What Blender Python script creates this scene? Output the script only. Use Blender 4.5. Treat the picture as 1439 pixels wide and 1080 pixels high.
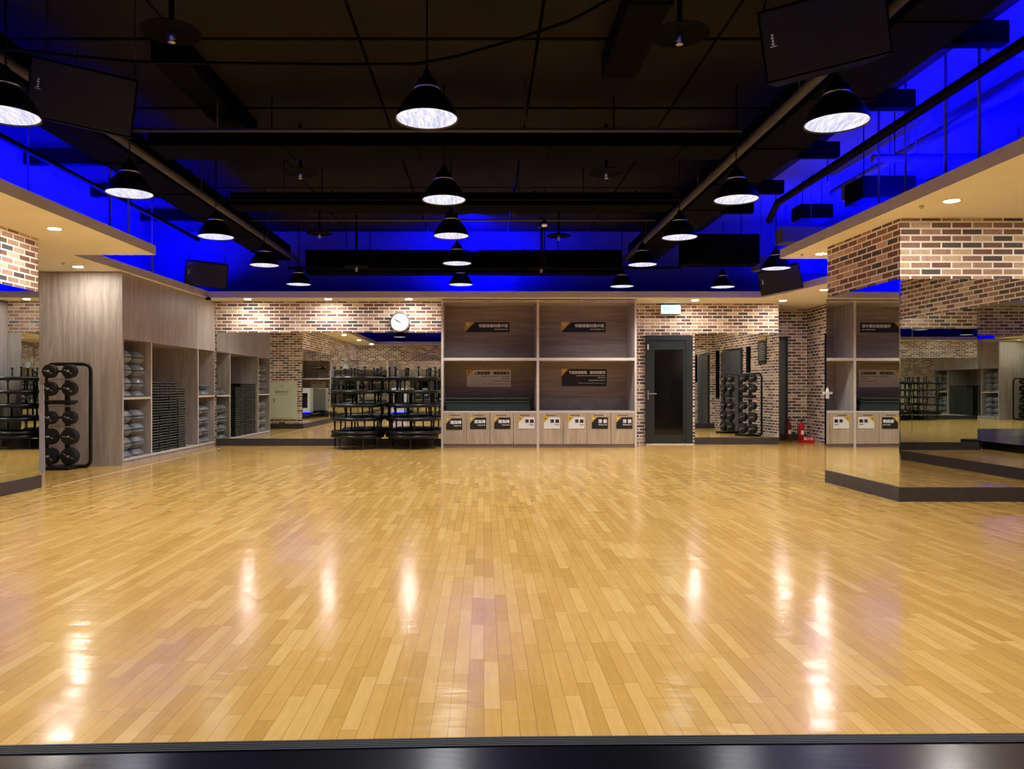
import bpy, bmesh, math, random
from mathutils import Vector, Matrix
random.seed(7)
PI = math.pi
S = bpy.context.scene
C = S.collection
for o in list(bpy.data.objects): bpy.data.objects.remove(o)

# ------------------------------------------------------------ camera, world, exposure
F, CX, CY, HC = 1080.0, 680.0, 545.0, 1.2
cam_d = bpy.data.cameras.new('camera'); cam = bpy.data.objects.new('camera', cam_d); C.objects.link(cam)
cam_d.sensor_width = 36; cam_d.lens = 36*F/1439
cam_d.shift_x = (719.5-CX)/1439; cam_d.shift_y = (CY-540)/1439
cam_d.clip_start = .02; cam_d.clip_end = 200
cam.location = (0, 0, HC); cam.rotation_euler = (PI/2, 0, 0)
S.camera = cam
w = bpy.data.worlds.new('world'); S.world = w; w.use_nodes = True
w.node_tree.nodes['Background'].inputs[0].default_value = (.02, .02, .03, 1)
w.node_tree.nodes['Background'].inputs[1].default_value = .2
S.view_settings.view_transform = 'Standard'; S.view_settings.look = 'None'
S.view_settings.gamma = 1; S.view_settings.use_curve_mapping = False
S.view_settings.exposure = 0.06
cy = S.cycles
cy.max_bounces = 12; cy.diffuse_bounces = 3; cy.glossy_bounces = 8; cy.transmission_bounces = 4
cy.caustics_reflective = True; cy.caustics_refractive = False
cy.sample_clamp_indirect = 4; cy.use_denoising = True; cy.blur_glossy = .3
try: cy.denoiser = 'OPENIMAGEDENOISE'
except Exception: pass

P_DOWN, P_PEND, P_BLUE = 6, 245, 2200

# big blue cove lights lying above the dropped ceiling edges
def area(name, loc, sx, sy, power, color, direction):
    d = bpy.data.lights.new(name, 'AREA'); d.shape = 'RECTANGLE'; d.size = sx; d.size_y = sy
    d.energy = power; d.color = color; d.specular_factor = .3
    o = bpy.data.objects.new(name, d); C.objects.link(o); o.location = loc
    z = -Vector(direction).normalized(); y = Vector((0, 1, 0)) if abs(direction[1]) < .5 else Vector((1, 0, 0))
    x = y.cross(z).normalized(); y = z.cross(x)
    o.rotation_euler = Matrix((x, y, z)).transposed().to_euler()
    return o
BL = (.0, .0, 1.0)
area('blue_cove_light', (-5.5, 5.2, 3.3), .12, 10, P_BLUE*1.25, BL, (-.75, 0, 1))
area('blue_cove_light', (-5.85, 13.2, 3.3), .12, 5, P_BLUE*.75, BL, (-.4, 0, 1))
area('blue_cove_light', (-.2, 15.95, 3.25), 10.5, .12, P_BLUE*1.7, BL, (0, .5, 1))
area('blue_cove_light', (5.0, 5.2, 3.3), .12, 10, P_BLUE*1.35, BL, (.75, 0, 1))
area('blue_cove_light', (-.2, -.2, 3.25), 8.0, .12, P_BLUE*.5, BL, (0, -.5, 1))
area('blue_cove_light', (6.4, 13.2, 3.3), .12, 4.6, P_BLUE*.7, BL, (.3, 0, 1))

# ------------------------------------------------------------ materials
def srgb(r, g, b):
    f = lambda c: (c/255/12.92) if c/255 <= .04045 else ((c/255+.055)/1.055)**2.4
    return (f(r), f(g), f(b), 1)
MC = {}
class NT:
    def __init__(s, name):
        s.m = bpy.data.materials.new(name); s.m.use_nodes = True
        s.t = s.m.node_tree; s.b = s.t.nodes['Principled BSDF']
    def n(s, typ, **kw):
        x = s.t.nodes.new(typ)
        for k, v in kw.items(): setattr(x, k, v)
        return x
    def l(s, a, b): s.t.links.new(a, b)
    def math(s, op, a, b=None):
        x = s.n('ShaderNodeMath', operation=op)
        for i, v in enumerate((a, b)):
            if v is None: continue
            if hasattr(v, 'links'): s.l(v, x.inputs[i])
            else: x.inputs[i].default_value = v
        return x.outputs[0]
    def mix(s, f, a, b, blend='MIX'):
        x = s.n('ShaderNodeMix', data_type='RGBA', blend_type=blend)
        for i, v in ((0, f), (6, a), (7, b)):
            if hasattr(v, 'links'): s.l(v, x.inputs[i])
            else: x.inputs[i].default_value = v
        return x.outputs[2]
    def ramp(s, fac, stops, interp='LINEAR'):
        x = s.n('ShaderNodeValToRGB'); x.color_ramp.interpolation = interp
        e = x.color_ramp.elements
        while len(e) < len(stops): e.new(.5)
        for k, (p, c) in zip(e, stops): k.position = p; k.color = c
        s.l(fac, x.inputs[0]); return x.outputs[0]
    def set(s, **kw):
        for k, v in kw.items():
            i = s.b.inputs[k]
            if hasattr(v, 'links'): s.l(v, i)
            else: i.default_value = v
        return s
    def bump(s, h, strength=.3, dist=.01):
        x = s.n('ShaderNodeBump'); x.inputs['Strength'].default_value = strength
        x.inputs['Distance'].default_value = dist; s.l(h, x.inputs['Height']); s.l(x.outputs[0], s.b.inputs['Normal'])

def plain(name, rgb, rough=.5, metal=0, noise=.08, scale=6, spec=.5):
    if name in MC: return MC[name]
    t = NT(name); c = srgb(*rgb)
    tc = t.n('ShaderNodeTexCoord'); nz = t.n('ShaderNodeTexNoise'); nz.inputs['Scale'].default_value = scale
    t.l(tc.outputs['Object'], nz.inputs['Vector'])
    d = tuple(x*(1-noise*2) for x in c[:3])+(1,); e = tuple(min(1, x*(1+noise*1.6)) for x in c[:3])+(1,)
    col = t.ramp(nz.outputs['Fac'], [(.3, d), (.7, e)])
    t.set(**{'Base Color': col, 'Roughness': rough, 'Metallic': metal, 'Specular IOR Level': spec})
    MC[name] = t.m; return t.m
def emit(name, rgb, strength):
    if name in MC: return MC[name]
    t = NT(name); t.set(**{'Base Color': srgb(*rgb), 'Emission Color': srgb(*rgb), 'Emission Strength': strength})
    MC[name] = t.m; return t.m

def mat_floor():
    t = NT('plank_floor'); tc = t.n('ShaderNodeTexCoord'); sp = t.n('ShaderNodeSeparateXYZ'); t.l(tc.outputs['Object'], sp.inputs[0])
    W, L = .063, .5
    u = t.math('DIVIDE', sp.outputs[0], W); col = t.math('FLOOR', u); fu = t.math('SUBTRACT', u, col)
    wn = t.n('ShaderNodeTexWhiteNoise', noise_dimensions='1D'); t.l(col, wn.inputs['W'])
    v = t.math('ADD', t.math('DIVIDE', sp.outputs[1], L), t.math('MULTIPLY', wn.outputs[0], 7.3))
    row = t.math('FLOOR', v); fv = t.math('SUBTRACT', v, row)
    cb = t.n('ShaderNodeCombineXYZ'); t.l(col, cb.inputs[0]); t.l(row, cb.inputs[1])
    w2 = t.n('ShaderNodeTexWhiteNoise', noise_dimensions='2D'); t.l(cb.outputs[0], w2.inputs['Vector'])
    base = t.ramp(w2.outputs[0], [(0, srgb(184, 142, 70)), (.35, srgb(193, 150, 76)), (.7, srgb(199, 157, 84)), (1, srgb(208, 168, 97))])
    mp = t.n('ShaderNodeMapping'); mp.inputs['Scale'].default_value = (55, 5, 1); t.l(tc.outputs['Object'], mp.inputs[0])
    off = t.n('ShaderNodeVectorMath', operation='ADD'); t.l(mp.outputs[0], off.inputs[0])
    c3 = t.n('ShaderNodeCombineXYZ'); t.l(t.math('MULTIPLY', w2.outputs[0], 40), c3.inputs[2]); t.l(c3.outputs[0], off.inputs[1])
    nz = t.n('ShaderNodeTexNoise'); nz.inputs['Scale'].default_value = 1; nz.inputs['Detail'].default_value = 4; t.l(off.outputs[0], nz.inputs['Vector'])
    base = t.mix(.35, base, t.ramp(nz.outputs['Fac'], [(.3, (.74, .64, .5, 1)), (.7, (1, 1, 1, 1))]), 'MULTIPLY')
    eu = t.math('LESS_THAN', t.math('MINIMUM', fu, t.math('SUBTRACT', 1, fu)), .022)
    ev = t.math('LESS_THAN', t.math('MINIMUM', fv, t.math('SUBTRACT', 1, fv)), .003)
    ed = t.math('MAXIMUM', eu, ev)
    colr = t.mix(t.math('MULTIPLY', ed, .55), base, srgb(120, 80, 38))
    # slow swell of the sheet flooring
    m2 = t.n('ShaderNodeMapping'); m2.inputs['Scale'].default_value = (2.2, 6, 1); t.l(tc.outputs['Object'], m2.inputs[0])
    n2 = t.n('ShaderNodeTexNoise'); n2.inputs['Scale'].default_value = 1; n2.inputs['Detail'].default_value = 3; t.l(m2.outputs[0], n2.inputs['Vector'])
    t.set(**{'Base Color': colr, 'Roughness': .155, 'Specular IOR Level': .5})
    t.bump(n2.outputs['Fac'], .35, .012)
    return t.m

def mat_brick(name, rect=False):
    t = NT(name); uv = t.n('ShaderNodeUVMap'); sp = t.n('ShaderNodeSeparateXYZ'); t.l(uv.outputs[0], sp.inputs[0])
    H, L = .0705, .218
    v = t.math('DIVIDE', sp.outputs[1], H); row = t.math('FLOOR', v); fv = t.math('SUBTRACT', v, row)
    sh = t.math('MULTIPLY', t.math('MODULO', row, 2), .5)
    u = t.math('ADD', t.math('ADD', t.math('DIVIDE', sp.outputs[0], L), sh), 400); cell = t.math('FLOOR', u); fu = t.math('SUBTRACT', u, cell)
    cb = t.n('ShaderNodeCombineXYZ'); t.l(cell, cb.inputs[0]); t.l(row, cb.inputs[1])
    wn = t.n('ShaderNodeTexWhiteNoise', noise_dimensions='2D'); t.l(cb.outputs[0], wn.inputs['Vector'])
    pal = t.ramp(wn.outputs[0], [(0, srgb(92, 86, 84)), (.16, srgb(126, 96, 84)), (.36, srgb(148, 114, 100)), (.56, srgb(170, 138, 120)),
          (.72, srgb(206, 180, 152)), (.86, srgb(112, 92, 86)), (.94, srgb(190, 160, 140))], 'CONSTANT')
    nz = t.n('ShaderNodeTexNoise'); nz.inputs['Scale'].default_value = 26; nz.inputs['Detail'].default_value = 3; t.l(uv.outputs[0], nz.inputs['Vector'])
    pal = t.mix(.5, pal, t.ramp(nz.outputs['Fac'], [(.3, (.6, .6, .6, 1)), (.7, (1.2, 1.2, 1.2, 1))]), 'MULTIPLY')
    du = t.math('MULTIPLY', t.math('MINIMUM', fu, t.math('SUBTRACT', 1, fu)), L)
    dv = t.math('MULTIPLY', t.math('MINIMUM', fv, t.math('SUBTRACT', 1, fv)), H)
    d = t.math('ADD', t.math('MINIMUM', du, dv), t.math('MULTIPLY', t.math('SUBTRACT', nz.outputs['Fac'], .5), .004))
    mort = t.math('LESS_THAN', d, .0092)
    col = t.mix(mort, pal, srgb(240, 232, 222))
    t.set(**{'Base Color': col, 'Roughness': .85, 'Specular IOR Level': .2})
    t.bump(t.math('MINIMUM', t.math('MULTIPLY', d, 60), .8), .5, .008)
    return t.m

def mat_wood(name, a, b, axis='z', scale=1.0, rough=.45):
    t = NT(name); tc = t.n('ShaderNodeTexCoord'); mp = t.n('ShaderNodeMapping')
    mp.inputs['Scale'].default_value = {'z': (14, 14, 1.1), 'x': (1.0, 10, 14), 'y': (12, 1.0, 14)}[axis]
    t.l(tc.outputs['Object'], mp.inputs[0])
    nz = t.n('ShaderNodeTexNoise'); nz.inputs['Scale'].default_value = scale; nz.inputs['Detail'].default_value = 5
    nz.inputs['Distortion'].default_value = .8; t.l(mp.outputs[0], nz.inputs['Vector'])
    n2 = t.n('ShaderNodeTexNoise'); n2.inputs['Scale'].default_value = scale*4.5; n2.inputs['Detail'].default_value = 3; t.l(mp.outputs[0], n2.inputs['Vector'])
    f = t.math('ADD', t.math('MULTIPLY', nz.outputs['Fac'], .7), t.math('MULTIPLY', n2.outputs['Fac'], .3))
    col = t.ramp(f, [(.32, srgb(*a)), (.68, srgb(*b))])
    t.set(**{'Base Color': col, 'Roughness': rough, 'Specular IOR Level': .3}); return t.m

FLOOR = mat_floor(); BRICK = mat_brick('brick_wall')
WOOD = mat_wood('taupe_laminate', (146, 134, 127), (186, 174, 165))
WOODH = mat_wood('taupe_laminate_cross_grain', (126, 108, 98), (160, 142, 130), 'x')
OAK = mat_wood('pale_oak_laminate', (158, 138, 112), (192, 172, 144))
EDGE = plain('pale_edge_band', (205, 190, 172), .4, 0, .03)
SOFFIT = plain('cream_paint', (250, 242, 220), .8, 0, .015, 2)
FASCIA = plain('grey_beige_with_blue_light', (186, 178, 184), .8, 0, .02, 2)  # grey-beige fascia, tint of the blue cove light mixed into its colour
UPPER = plain('upper_wall_paint', (72, 72, 84), .9, 0, .05, 2)
DARKC = plain('black_ceiling_paint', (22, 16, 12), .9, 0, .22, 1.3, .15)
BLACK = plain('matt_black_paint', (8, 8, 9), .7, 0, .1, 5, .06)
DUCT = plain('black_duct', (6, 5, 5), .8, 0, .15, 3, .03)
PIPE = plain('dull_grey_pipe', (52, 46, 40), .6, .1, .1, 5)
BOARD = plain('dark_skirting', (58, 52, 52), .45, 0, .08, 8)
BLKMET = plain('black_metal', (18, 18, 19), .32, .3, .05)
RUBBER = plain('black_rubber', (14, 14, 14), .6, 0, .1)
CHROME = plain('chrome', (215, 215, 215), .18, 1, .02)
STEEL = plain('brushed_steel', (180, 180, 178), .35, 1, .04)
GREY = plain('grey_moulded_plastic', (104, 106, 108), .38, 0, .06, 8)
DGREEN = plain('dark_green_grey_plastic', (32, 38, 36), .42, 0, .08, 8)
TRIMG = plain('light_grey_edge', (104, 110, 106), .4, 0, .05)
MATGR = plain('dark_green_foam', (36, 46, 40), .8, 0, .1)
WHITE = plain('white_plastic', (235, 235, 232), .4, 0, .02)
INK = plain('black_print', (14, 12, 14), .5, 0, .03)
WINK = plain('white_print', (232, 230, 226), .5, 0, .02)
CREAMP = plain('white_sign_face', (224, 220, 210), .5, 0, .02)
GREYP = plain('grey_white_sign_face', (216, 208, 196), .5, 0, .02)
YEL = plain('yellow_print', (214, 172, 44), .5, 0, .04)
RED = plain('red_enamel', (176, 16, 30), .28, 0, .04)
DRED = plain('dark_red_enamel', (96, 10, 16), .35, 0, .04)
PALEG = plain('pale_green_enamel', (198, 204, 180), .45, 0, .02)
DOORG = plain('dark_grey_green_frame', (30, 36, 35), .4, 0, .05)
GLASS = plain('black_glass', (6, 7, 8), .06, 0, .0, 5, .8)
SLATE = plain('slate_door', (70, 74, 80), .5, 0, .04)
PANELW = plain('white_clock_face', (232, 238, 244), .4, 0, .01)
BLUEC = plain('navy_cloth', (24, 30, 70), .8, 0, .1)
PALEB = plain('pale_lilac_board', (190, 190, 205), .4, 0, .03)
DL = emit('downlight_diffuser', (255, 248, 236), 390)
EXITM = emit('exit_sign_panel', (190, 250, 248), 1.6)
EXITI = emit('exit_sign_glyphs', (20, 110, 80), .3)
SCREEN = emit('blue_status_light', (60, 60, 255), 4)
t = NT('mirror_glass'); t.set(**{'Base Color': (.80, .83, .79, 1), 'Metallic': 1.0, 'Roughness': 0.0}); MIRROR = t.m
t = NT('glossy_black_stage'); tc = t.n('ShaderNodeTexCoord')
wv = t.n('ShaderNodeTexWave', wave_type='RINGS'); wv.inputs['Scale'].default_value = 9; wv.inputs['Distortion'].default_value = 5
t.l(tc.outputs['Object'], wv.inputs['Vector'])
t.set(**{'Base Color': srgb(8, 8, 14), 'Roughness': .2, 'Specular IOR Level': .5}); t.bump(wv.outputs['Fac'], .05, .001); STAGE = t.m
# prismatic lamp glass, lit from inside
t = NT('pendant_diffuser'); tc = t.n('ShaderNodeTexCoord'); mp = t.n('ShaderNodeMapping'); mp.inputs['Scale'].default_value = (30, 6, 6)
t.l(tc.outputs['Object'], mp.inputs[0]); nz = t.n('ShaderNodeTexNoise'); nz.inputs['Scale'].default_value = 2; nz.inputs['Detail'].default_value = 4
t.l(mp.outputs[0], nz.inputs['Vector'])
col = t.ramp(nz.outputs['Fac'], [(.38, srgb(196, 202, 240)), (.6, srgb(250, 250, 255))])
t.set(**{'Base Color': (.1, .1, .1, 1), 'Emission Color': col, 'Emission Strength': .92}); PENDM = t.m

# ------------------------------------------------------------ mesh helpers
class MB:
    def __init__(s, mats=None): s.bm = bmesh.new(); s.mats = mats; s.mi = 0; s.uvl = None
    def mat(s, i): s.mi = i; return s
    def face(s, vs):
        try: f = s.bm.faces.new(vs)
        except ValueError: return None
        f.material_index = s.mi; return f
    def box(s, x0, x1, y0, y1, z0, z1, bev=0, M=None):
        v = [s.bm.verts.new((x, y, z)) for x in (x0, x1) for y in (y0, y1) for z in (z0, z1)]
        if M is not None:
            for q in v: q.co = M @ q.co
        fs = [s.face([v[i] for i in q]) for q in ((0, 1, 3, 2), (4, 6, 7, 5), (0, 4, 5, 1), (2, 3, 7, 6), (0, 2, 6, 4), (1, 5, 7, 3))]
        if bev:
            es = list({e for f in fs for e in f.edges})
            r = bmesh.ops.bevel(s.bm, geom=es, offset=bev, segments=2, profile=.6, affect='EDGES')
            for f in r['faces']: f.material_index = s.mi
        return s
    def lathe(s, prof, seg=24, M=None, cap0=False, cap1=False, smooth=True):
        rings = []
        for r, z in prof:
            ring = [Vector((r*math.cos(2*PI*i/seg), r*math.sin(2*PI*i/seg), z)) for i in range(seg)]
            rings.append([s.bm.verts.new(M @ p if M is not None else p) for p in ring])
        for a, b in zip(rings, rings[1:]):
            for i in range(seg):
                f = s.face([a[i], a[(i+1) % seg], b[(i+1) % seg], b[i]])
                if f: f.smooth = smooth
        if cap0: s.face(rings[0][::-1])
        if cap1: s.face(rings[-1])
        return s
    def cyl(s, p0, p1, r, seg=12, r1=None):
        p0 = Vector(p0); p1 = Vector(p1); d = p1-p0
        M = Matrix.Translation(p0) @ d.to_track_quat('Z', 'Y').to_matrix().to_4x4()
        return s.lathe([(r, 0), (r if r1 is None else r1, d.length)], seg, M, True, True)
    def tube(s, pts, r, seg=8, closed=False):
        pts = [Vector(p) for p in pts]; n = len(pts); rings = []
        for i, p in enumerate(pts):
            a = pts[i-1] if (i or closed) else p; b = pts[(i+1) % n] if (i < n-1 or closed) else p
            d = (b-a).normalized(); up = Vector((0, 0, 1)) if abs(d.z) < .9 else Vector((1, 0, 0))
            if rings:
                up = last - d*last.dot(d)
            x = (up - d*up.dot(d)).normalized(); yv = d.cross(x); last = x
            rings.append([s.bm.verts.new(p+r*(math.cos(2*PI*k/seg)*x+math.sin(2*PI*k/seg)*yv)) for k in range(seg)])
        prs = list(zip(rings, rings[1:])) + ([(rings[-1], rings[0])] if closed else [])
        for a, b in prs:
            for k in range(seg):
                f = s.face([a[k], a[(k+1) % seg], b[(k+1) % seg], b[k]])
                if f: f.smooth = True
        if not closed: s.face(rings[0][::-1]); s.face(rings[-1])
        return s
    def prism(s, poly, z0, z1, M=None, uv=False):
        lo = [s.bm.verts.new((x, y, z0)) for x, y in poly]; hi = [s.bm.verts.new((x, y, z1)) for x, y in poly]
        n = len(poly)
        if uv and s.uvl is None: s.uvl = s.bm.loops.layers.uv.new('UVMap')
        s.face(lo[::-1]); s.face(hi); acc = 0
        for i in range(n):
            j = (i+1) % n; f = s.face([lo[i], lo[j], hi[j], hi[i]])
            L = (lo[j].co-lo[i].co).length
            if uv:
                for lp, c in zip(f.loops, ((acc, z0), (acc+L, z0), (acc+L, z1), (acc, z1))): lp[s.uvl].uv = c
            acc += L
        if M is not None:
            for q in lo+hi: q.co = M @ q.co
        return s
    def text(s, body, size, cx, cz, y, align='CENTER', rotz=0, M=None, bold=0, narrow=1.0):
        c = bpy.data.curves.new('t', 'FONT'); c.body = body; c.size = size; c.align_x = align; c.align_y = 'CENTER'
        c.resolution_u = 2; c.fill_mode = 'FRONT'
        o = bpy.data.objects.new('t', c); C.objects.link(o)
        bpy.context.view_layer.update()
        me = bpy.data.meshes.new_from_object(o.evaluated_get(bpy.context.evaluated_depsgraph_get()))
        bpy.data.objects.remove(o)
        # heavier strokes: the outline repeated a hair's breadth apart
        for k, (ox, oz) in enumerate(((0, 0),) if not bold else ((-.6, -.5), (.6, -.5), (-.6, .5), (.6, .5))):
            vs = []
            for v in me.vertices:
                p = Vector((cx+v.co.x*narrow+ox*bold, y-k*.0002, cz+v.co.y+oz*bold)); vs.append(s.bm.verts.new(M @ p if M is not None else p))
            for p in me.polygons: s.face([vs[i] for i in p.vertices])
        bpy.data.meshes.remove(me); return s
    def build(s, name, mat, parent=None, smooth=None):
        me = bpy.data.meshes.new(name)
        bmesh.ops.recalc_face_normals(s.bm, faces=s.bm.faces[:]) if smooth != 'keep' else None
        s.bm.to_mesh(me); s.bm.free()
        for m in (mat if isinstance(mat, (list, tuple)) else [mat]): me.materials.append(m)
        o = bpy.data.objects.new(name, me); C.objects.link(o)
        if parent: o.parent = parent
        return o
def tag(o, label, cat, group=None, kind=None):
    o['label'] = label; o['category'] = cat
    if group: o['group'] = group
    if kind: o['kind'] = kind
    return o
def thing(name, label, cat, loc=(0, 0, 0), rz=0, group=None):
    o = bpy.data.objects.new(name, None); C.objects.link(o); o.location = loc; o.rotation_euler = (0, 0, rz)
    o.empty_display_size = .1
    return tag(o, label, cat, group)
def struct(o): o['kind'] = 'structure'; return o
def dup(root, label, loc=None, rot=None, group=None):
    r = root.copy(); C.objects.link(r)
    if loc is not None: r.location = loc
    if rot is not None: r.rotation_euler = rot
    r['label'] = label
    if group: r['group'] = group
    for ch in [x for x in bpy.data.objects if x.parent == root]:
        c = ch.copy(); C.objects.link(c); c.parent = r
        for g in [x for x in bpy.data.objects if x.parent == ch]:
            d = g.copy(); C.objects.link(d); d.parent = c
    return r
ORD = ['zeroth', 'first', 'second', 'third', 'fourth', 'fifth', 'sixth', 'seventh', 'eighth', 'ninth', 'tenth', 'eleventh', 'twelfth', 'thirteenth',
       'fourteenth', 'fifteenth', 'sixteenth', 'seventeenth', 'eighteenth', 'nineteenth', 'twentieth', 'twenty-first', 'twenty-second', 'twenty-third', 'twenty-fourth', 'twenty-fifth', 'twenty-sixth']
def W(px, py, d): return Vector(((px-CX)/F*d, d, HC+(CY-py)/F*d))

# ------------------------------------------------------------ the room
ZS, ZM, ZB = 3.0, 2.355, .15
struct(MB().box(-7.5, 9.2, -1.0, 18.2, -.12, 0).build('floor', FLOOR))
# high slab and the dark panels below it
struct(MB().box(-7.5, 9.2, -1.0, 18.2, 4.75, 4.9).build('ceiling', UPPER))
mb = MB()
ys = [-.8, 1.2, 3.2, 5.2, 6.9, 8.6, 10.3, 12.0, 13.7, 15.4]
xs = [-5.9, -4.3, -2.7, -1.1, .5, 2.1, 4.35]
for i in range(len(ys)-1):
    for j in range(len(xs)-1):
        dz = 0
        mb.box(xs[j], xs[j+1]-.03, ys[i], ys[i+1]-.06, 4.32+dz, 4.45+dz)
struct(mb.build('ceiling_panel', DARKC))
# upper walls (above the dropped edges)
struct(MB().box(-7.4, -7.2, -.8, 17.0, ZS+.12, 4.75).build('wall_left_upper', UPPER))
struct(MB().box(-7.2, 8.7, 16.6, 16.8, ZS+.12, 4.75).build('wall_back_upper', UPPER))
struct(MB().box(8.7, 8.9, -.8, 17.0, ZS+.12, 4.75).build('wall_right_upper', UPPER))
struct(MB().box(-7.2, 8.7, -.8, -.6, ZS+.12, 4.75).build('wall_front_upper', UPPER))
# brick walls
def brick(name, poly, z0=0, z1=ZS):
    return struct(MB().prism(poly, z0, z1, uv=True).build(name, BRICK))
brick('wall_left', [(-7.2, -.6), (-5.34, -.6), (-5.37, 9.26), (-7.2, 9.26)])
struct(MB().box(-7.4, -7.2, 9.26, 16.1, 0, ZS).build('wall_left_rear', plain('pale_wall_paint', (190, 176, 162), .8, 0, .02)))
brick('wall_back', [(-7.2, 16.0), (-.87, 16.0), (-.87, 17.9), (-7.2, 17.9)])
brick('wall_back_right', [(3.1, 16.4), (3.44, 16.4), (3.44, 17.0), (3.1, 17.0)])
brick('wall_back_lintel', [(3.44, 16.4), (4.44, 16.4), (4.44, 17.0), (3.44, 17.0)], 2.33, ZS)
brick('wall_back_mirror', [(4.44, 16.4), (6.29, 16.4), (6.29, 17.75), (4.44, 17.75)])
brick('wall_recess', [(6.29, 17.6), (7.6, 17.6), (7.6, 17.9), (6.29, 17.9)])
brick('wall_right', [(6.86, 9.5), (8.9, 9.5), (8.9, 17.9), (7.42, 17.9)])
brick('wall_pillar', [(4.415, 8.15), (7.05, 8.15), (7.05, 9.83), (4.393, 9.83)])
brick('wall_right_near', [(7.05, -.6), (8.9, -.6), (8.9, 9.5), (7.05, 9.5)])
brick('wall_front_right', [(4.5, -.6), (7.05, -.6), (7.05, 1.35), (4.5, 1.35)])
brick('wall_front', [(-5.34, -.8), (4.5, -.8), (4.5, -.6), (-5.34, -.6)])
# dropped ceiling edges
def soffit(name, poly):
    mb = MB([SOFFIT, FASCIA]); mb.prism(poly, ZS, ZS+.125)
    mb.bm.normal_update()
    for f in mb.bm.faces:
        if abs(f.normal.z) < .5: f.material_index = 1
    return struct(mb.build(name, [SOFFIT, FASCIA]))
soffit('trim_1', [(-7.2, -.6), (-4.44, -.6), (-4.44, 10.4), (-7.2, 10.4)])
soffit('trim_2', [(-7.2, 10.4), (-5.56, 10.4), (-5.48, 15.3), (-7.2, 15.3)])
soffit('trim_3', [(-7.2, 15.3), (5.55, 15.3), (5.75, 14.4), (5.9, 13.1), (5.75, 10.7), (8.7, 10.7), (8.7, 17.8), (-7.2, 17.8)])
soffit('trim_4', [(4.12, 10.7), (4.17, -.6), (8.7, -.6), (8.7, 10.7)])
soffit('trim_5', [(-4.44, -.6), (4.17, -.6), (4.17, .1), (-4.44, .1)])
# skirting boards
def board(name, p0, p1, th=.025, h=ZB, ext=0):
    p0 = Vector((*p0, 0)); p1 = Vector((*p1, 0)); d = (p1-p0).normalized(); n = Vector((d.y, -d.x, 0))*th
    q = [p0, p1, p1+n, p0+n]
    return struct(MB().prism([(a.x, a.y) for a in q], 0, h).build(name, BOARD))
board('baseboard_left', (-5.34, -.6), (-5.37, 9.26), .03)
board('baseboard_left_rear', (-5.34, 9.262), (-7.2, 9.262), .02)
board('baseboard_back', (-5.56, 16.0), (-.9, 16.0), .035)
board('baseboard_back_right', (4.5, 16.4), (6.29, 16.4), .035)
board('baseboard_recess', (6.29, 17.6), (7.38, 17.6), .03)
board('baseboard_pillar', (4.39, 8.15), (7.05, 8.15), .035)
board('baseboard_pillar_side', (4.393, 9.83), (4.415, 8.12), .03)
board('baseboard_pillar_rear', (6.87, 9.83), (4.393, 9.83), .03)
board('baseboard_right', (7.05, 8.11), (7.05, 1.35), .03)
board('baseboard_front_right', (7.02, 1.35), (4.5, 1.35), .03)
board('baseboard_front_return', (4.5, 1.38), (4.5, -.6), .03)
board('baseboard_front', (4.47, -.6), (-5.3, -.6), .03)

# mirrors
def mirror(label, p0, p1, n, z0=ZB, z1=ZM, th=.012, gap=.006, back=0):
    p0 = Vector((*p0, 0)); p1 = Vector((*p1, 0)); d = p1-p0; L = d.length; u = d.normalized(); nn = Vector((u.y, -u.x, 0))
    root = thing('wall_mirror', label, 'mirror', p0)
    for i in range(n):
        a = u*(L*i/n+ (gap if i else 0)/2)+nn*back; b = u*(L*(i+1)/n-(gap if i < n-1 else 0)/2)+nn*back
        q = [a, b, b+nn*th, a+nn*th]
        MB().prism([(v.x, v.y) for v in q], z0, z1).build('mirror_panel', MIRROR, root)
    return root
mirror('wide wall mirror on the back wall behind the stacked trampolines, beneath the clock', (-5.56, 16.0), (-.87, 16.0), 2)
mirror('narrow wall mirror on back wall right of the black glass door', (4.5, 16.4), (6.29, 16.4), 1)
mirror('mirror on the front face of the right brick pillar', (4.412, 8.15), (7.04, 8.15), 1)
mirror('mirror on the inner side face of right brick pillar, showing the shelves', (4.393, 9.83), (4.4148, 8.15), 1)
mirror('mirror on the rear face of the right pillar, hidden from the front', (6.74, 9.83), (4.393, 9.83), 1)
mirror('wall mirror along the left brick wall at the edge of the photo', (-5.34, -.6), (-5.37, 9.26), 6)
mirror('wall mirror on near right wall, seen reflected in the pillar', (7.05, 8.11), (7.05, 1.35), 5)
mirror('mirror on the front brick pier right of the stage', (7.03, 1.35), (4.5, 1.35), 2)
mirror('wall mirror on the front wall behind the stage', (4.48, -.6), (-5.3, -.6), 6)

# stage with ribbed nosing
A = Vector((-3.6, 2.165, 0)); Bm = Vector((.09, 2.315, 0)); D = Vector((4.1, 2.375, 0))
st = thing('stage', 'glossy black low stage floor with ribbed edge in the foreground', 'stage', (0, 0, 0))
MB().prism([(-3.9, -.57), (4.2, -.57), (4.2, D.y-.06), (Bm.x, Bm.y-.06), (-3.9, A.y-.06)], 0.001, .15).build('platform', STAGE, st)
mb = MB()
for k in range(5):
    o0 = -.06+k*.012
    mb.prism([(-3.9, A.y+o0), (Bm.x, Bm.y+o0), (4.2, D.y+o0), (4.2, D.y+o0+.009), (Bm.x, Bm.y+o0+.009), (-3.9, A.y+o0+.009)], .001, .153)
mb.prism([(-3.9, A.y-.06), (Bm.x, Bm.y-.06), (4.2, D.y-.06), (4.2, D.y), (Bm.x, Bm.y), (-3.9, A.y)], .001, .147)
mb.build('nosing', RUBBER, st)

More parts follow.
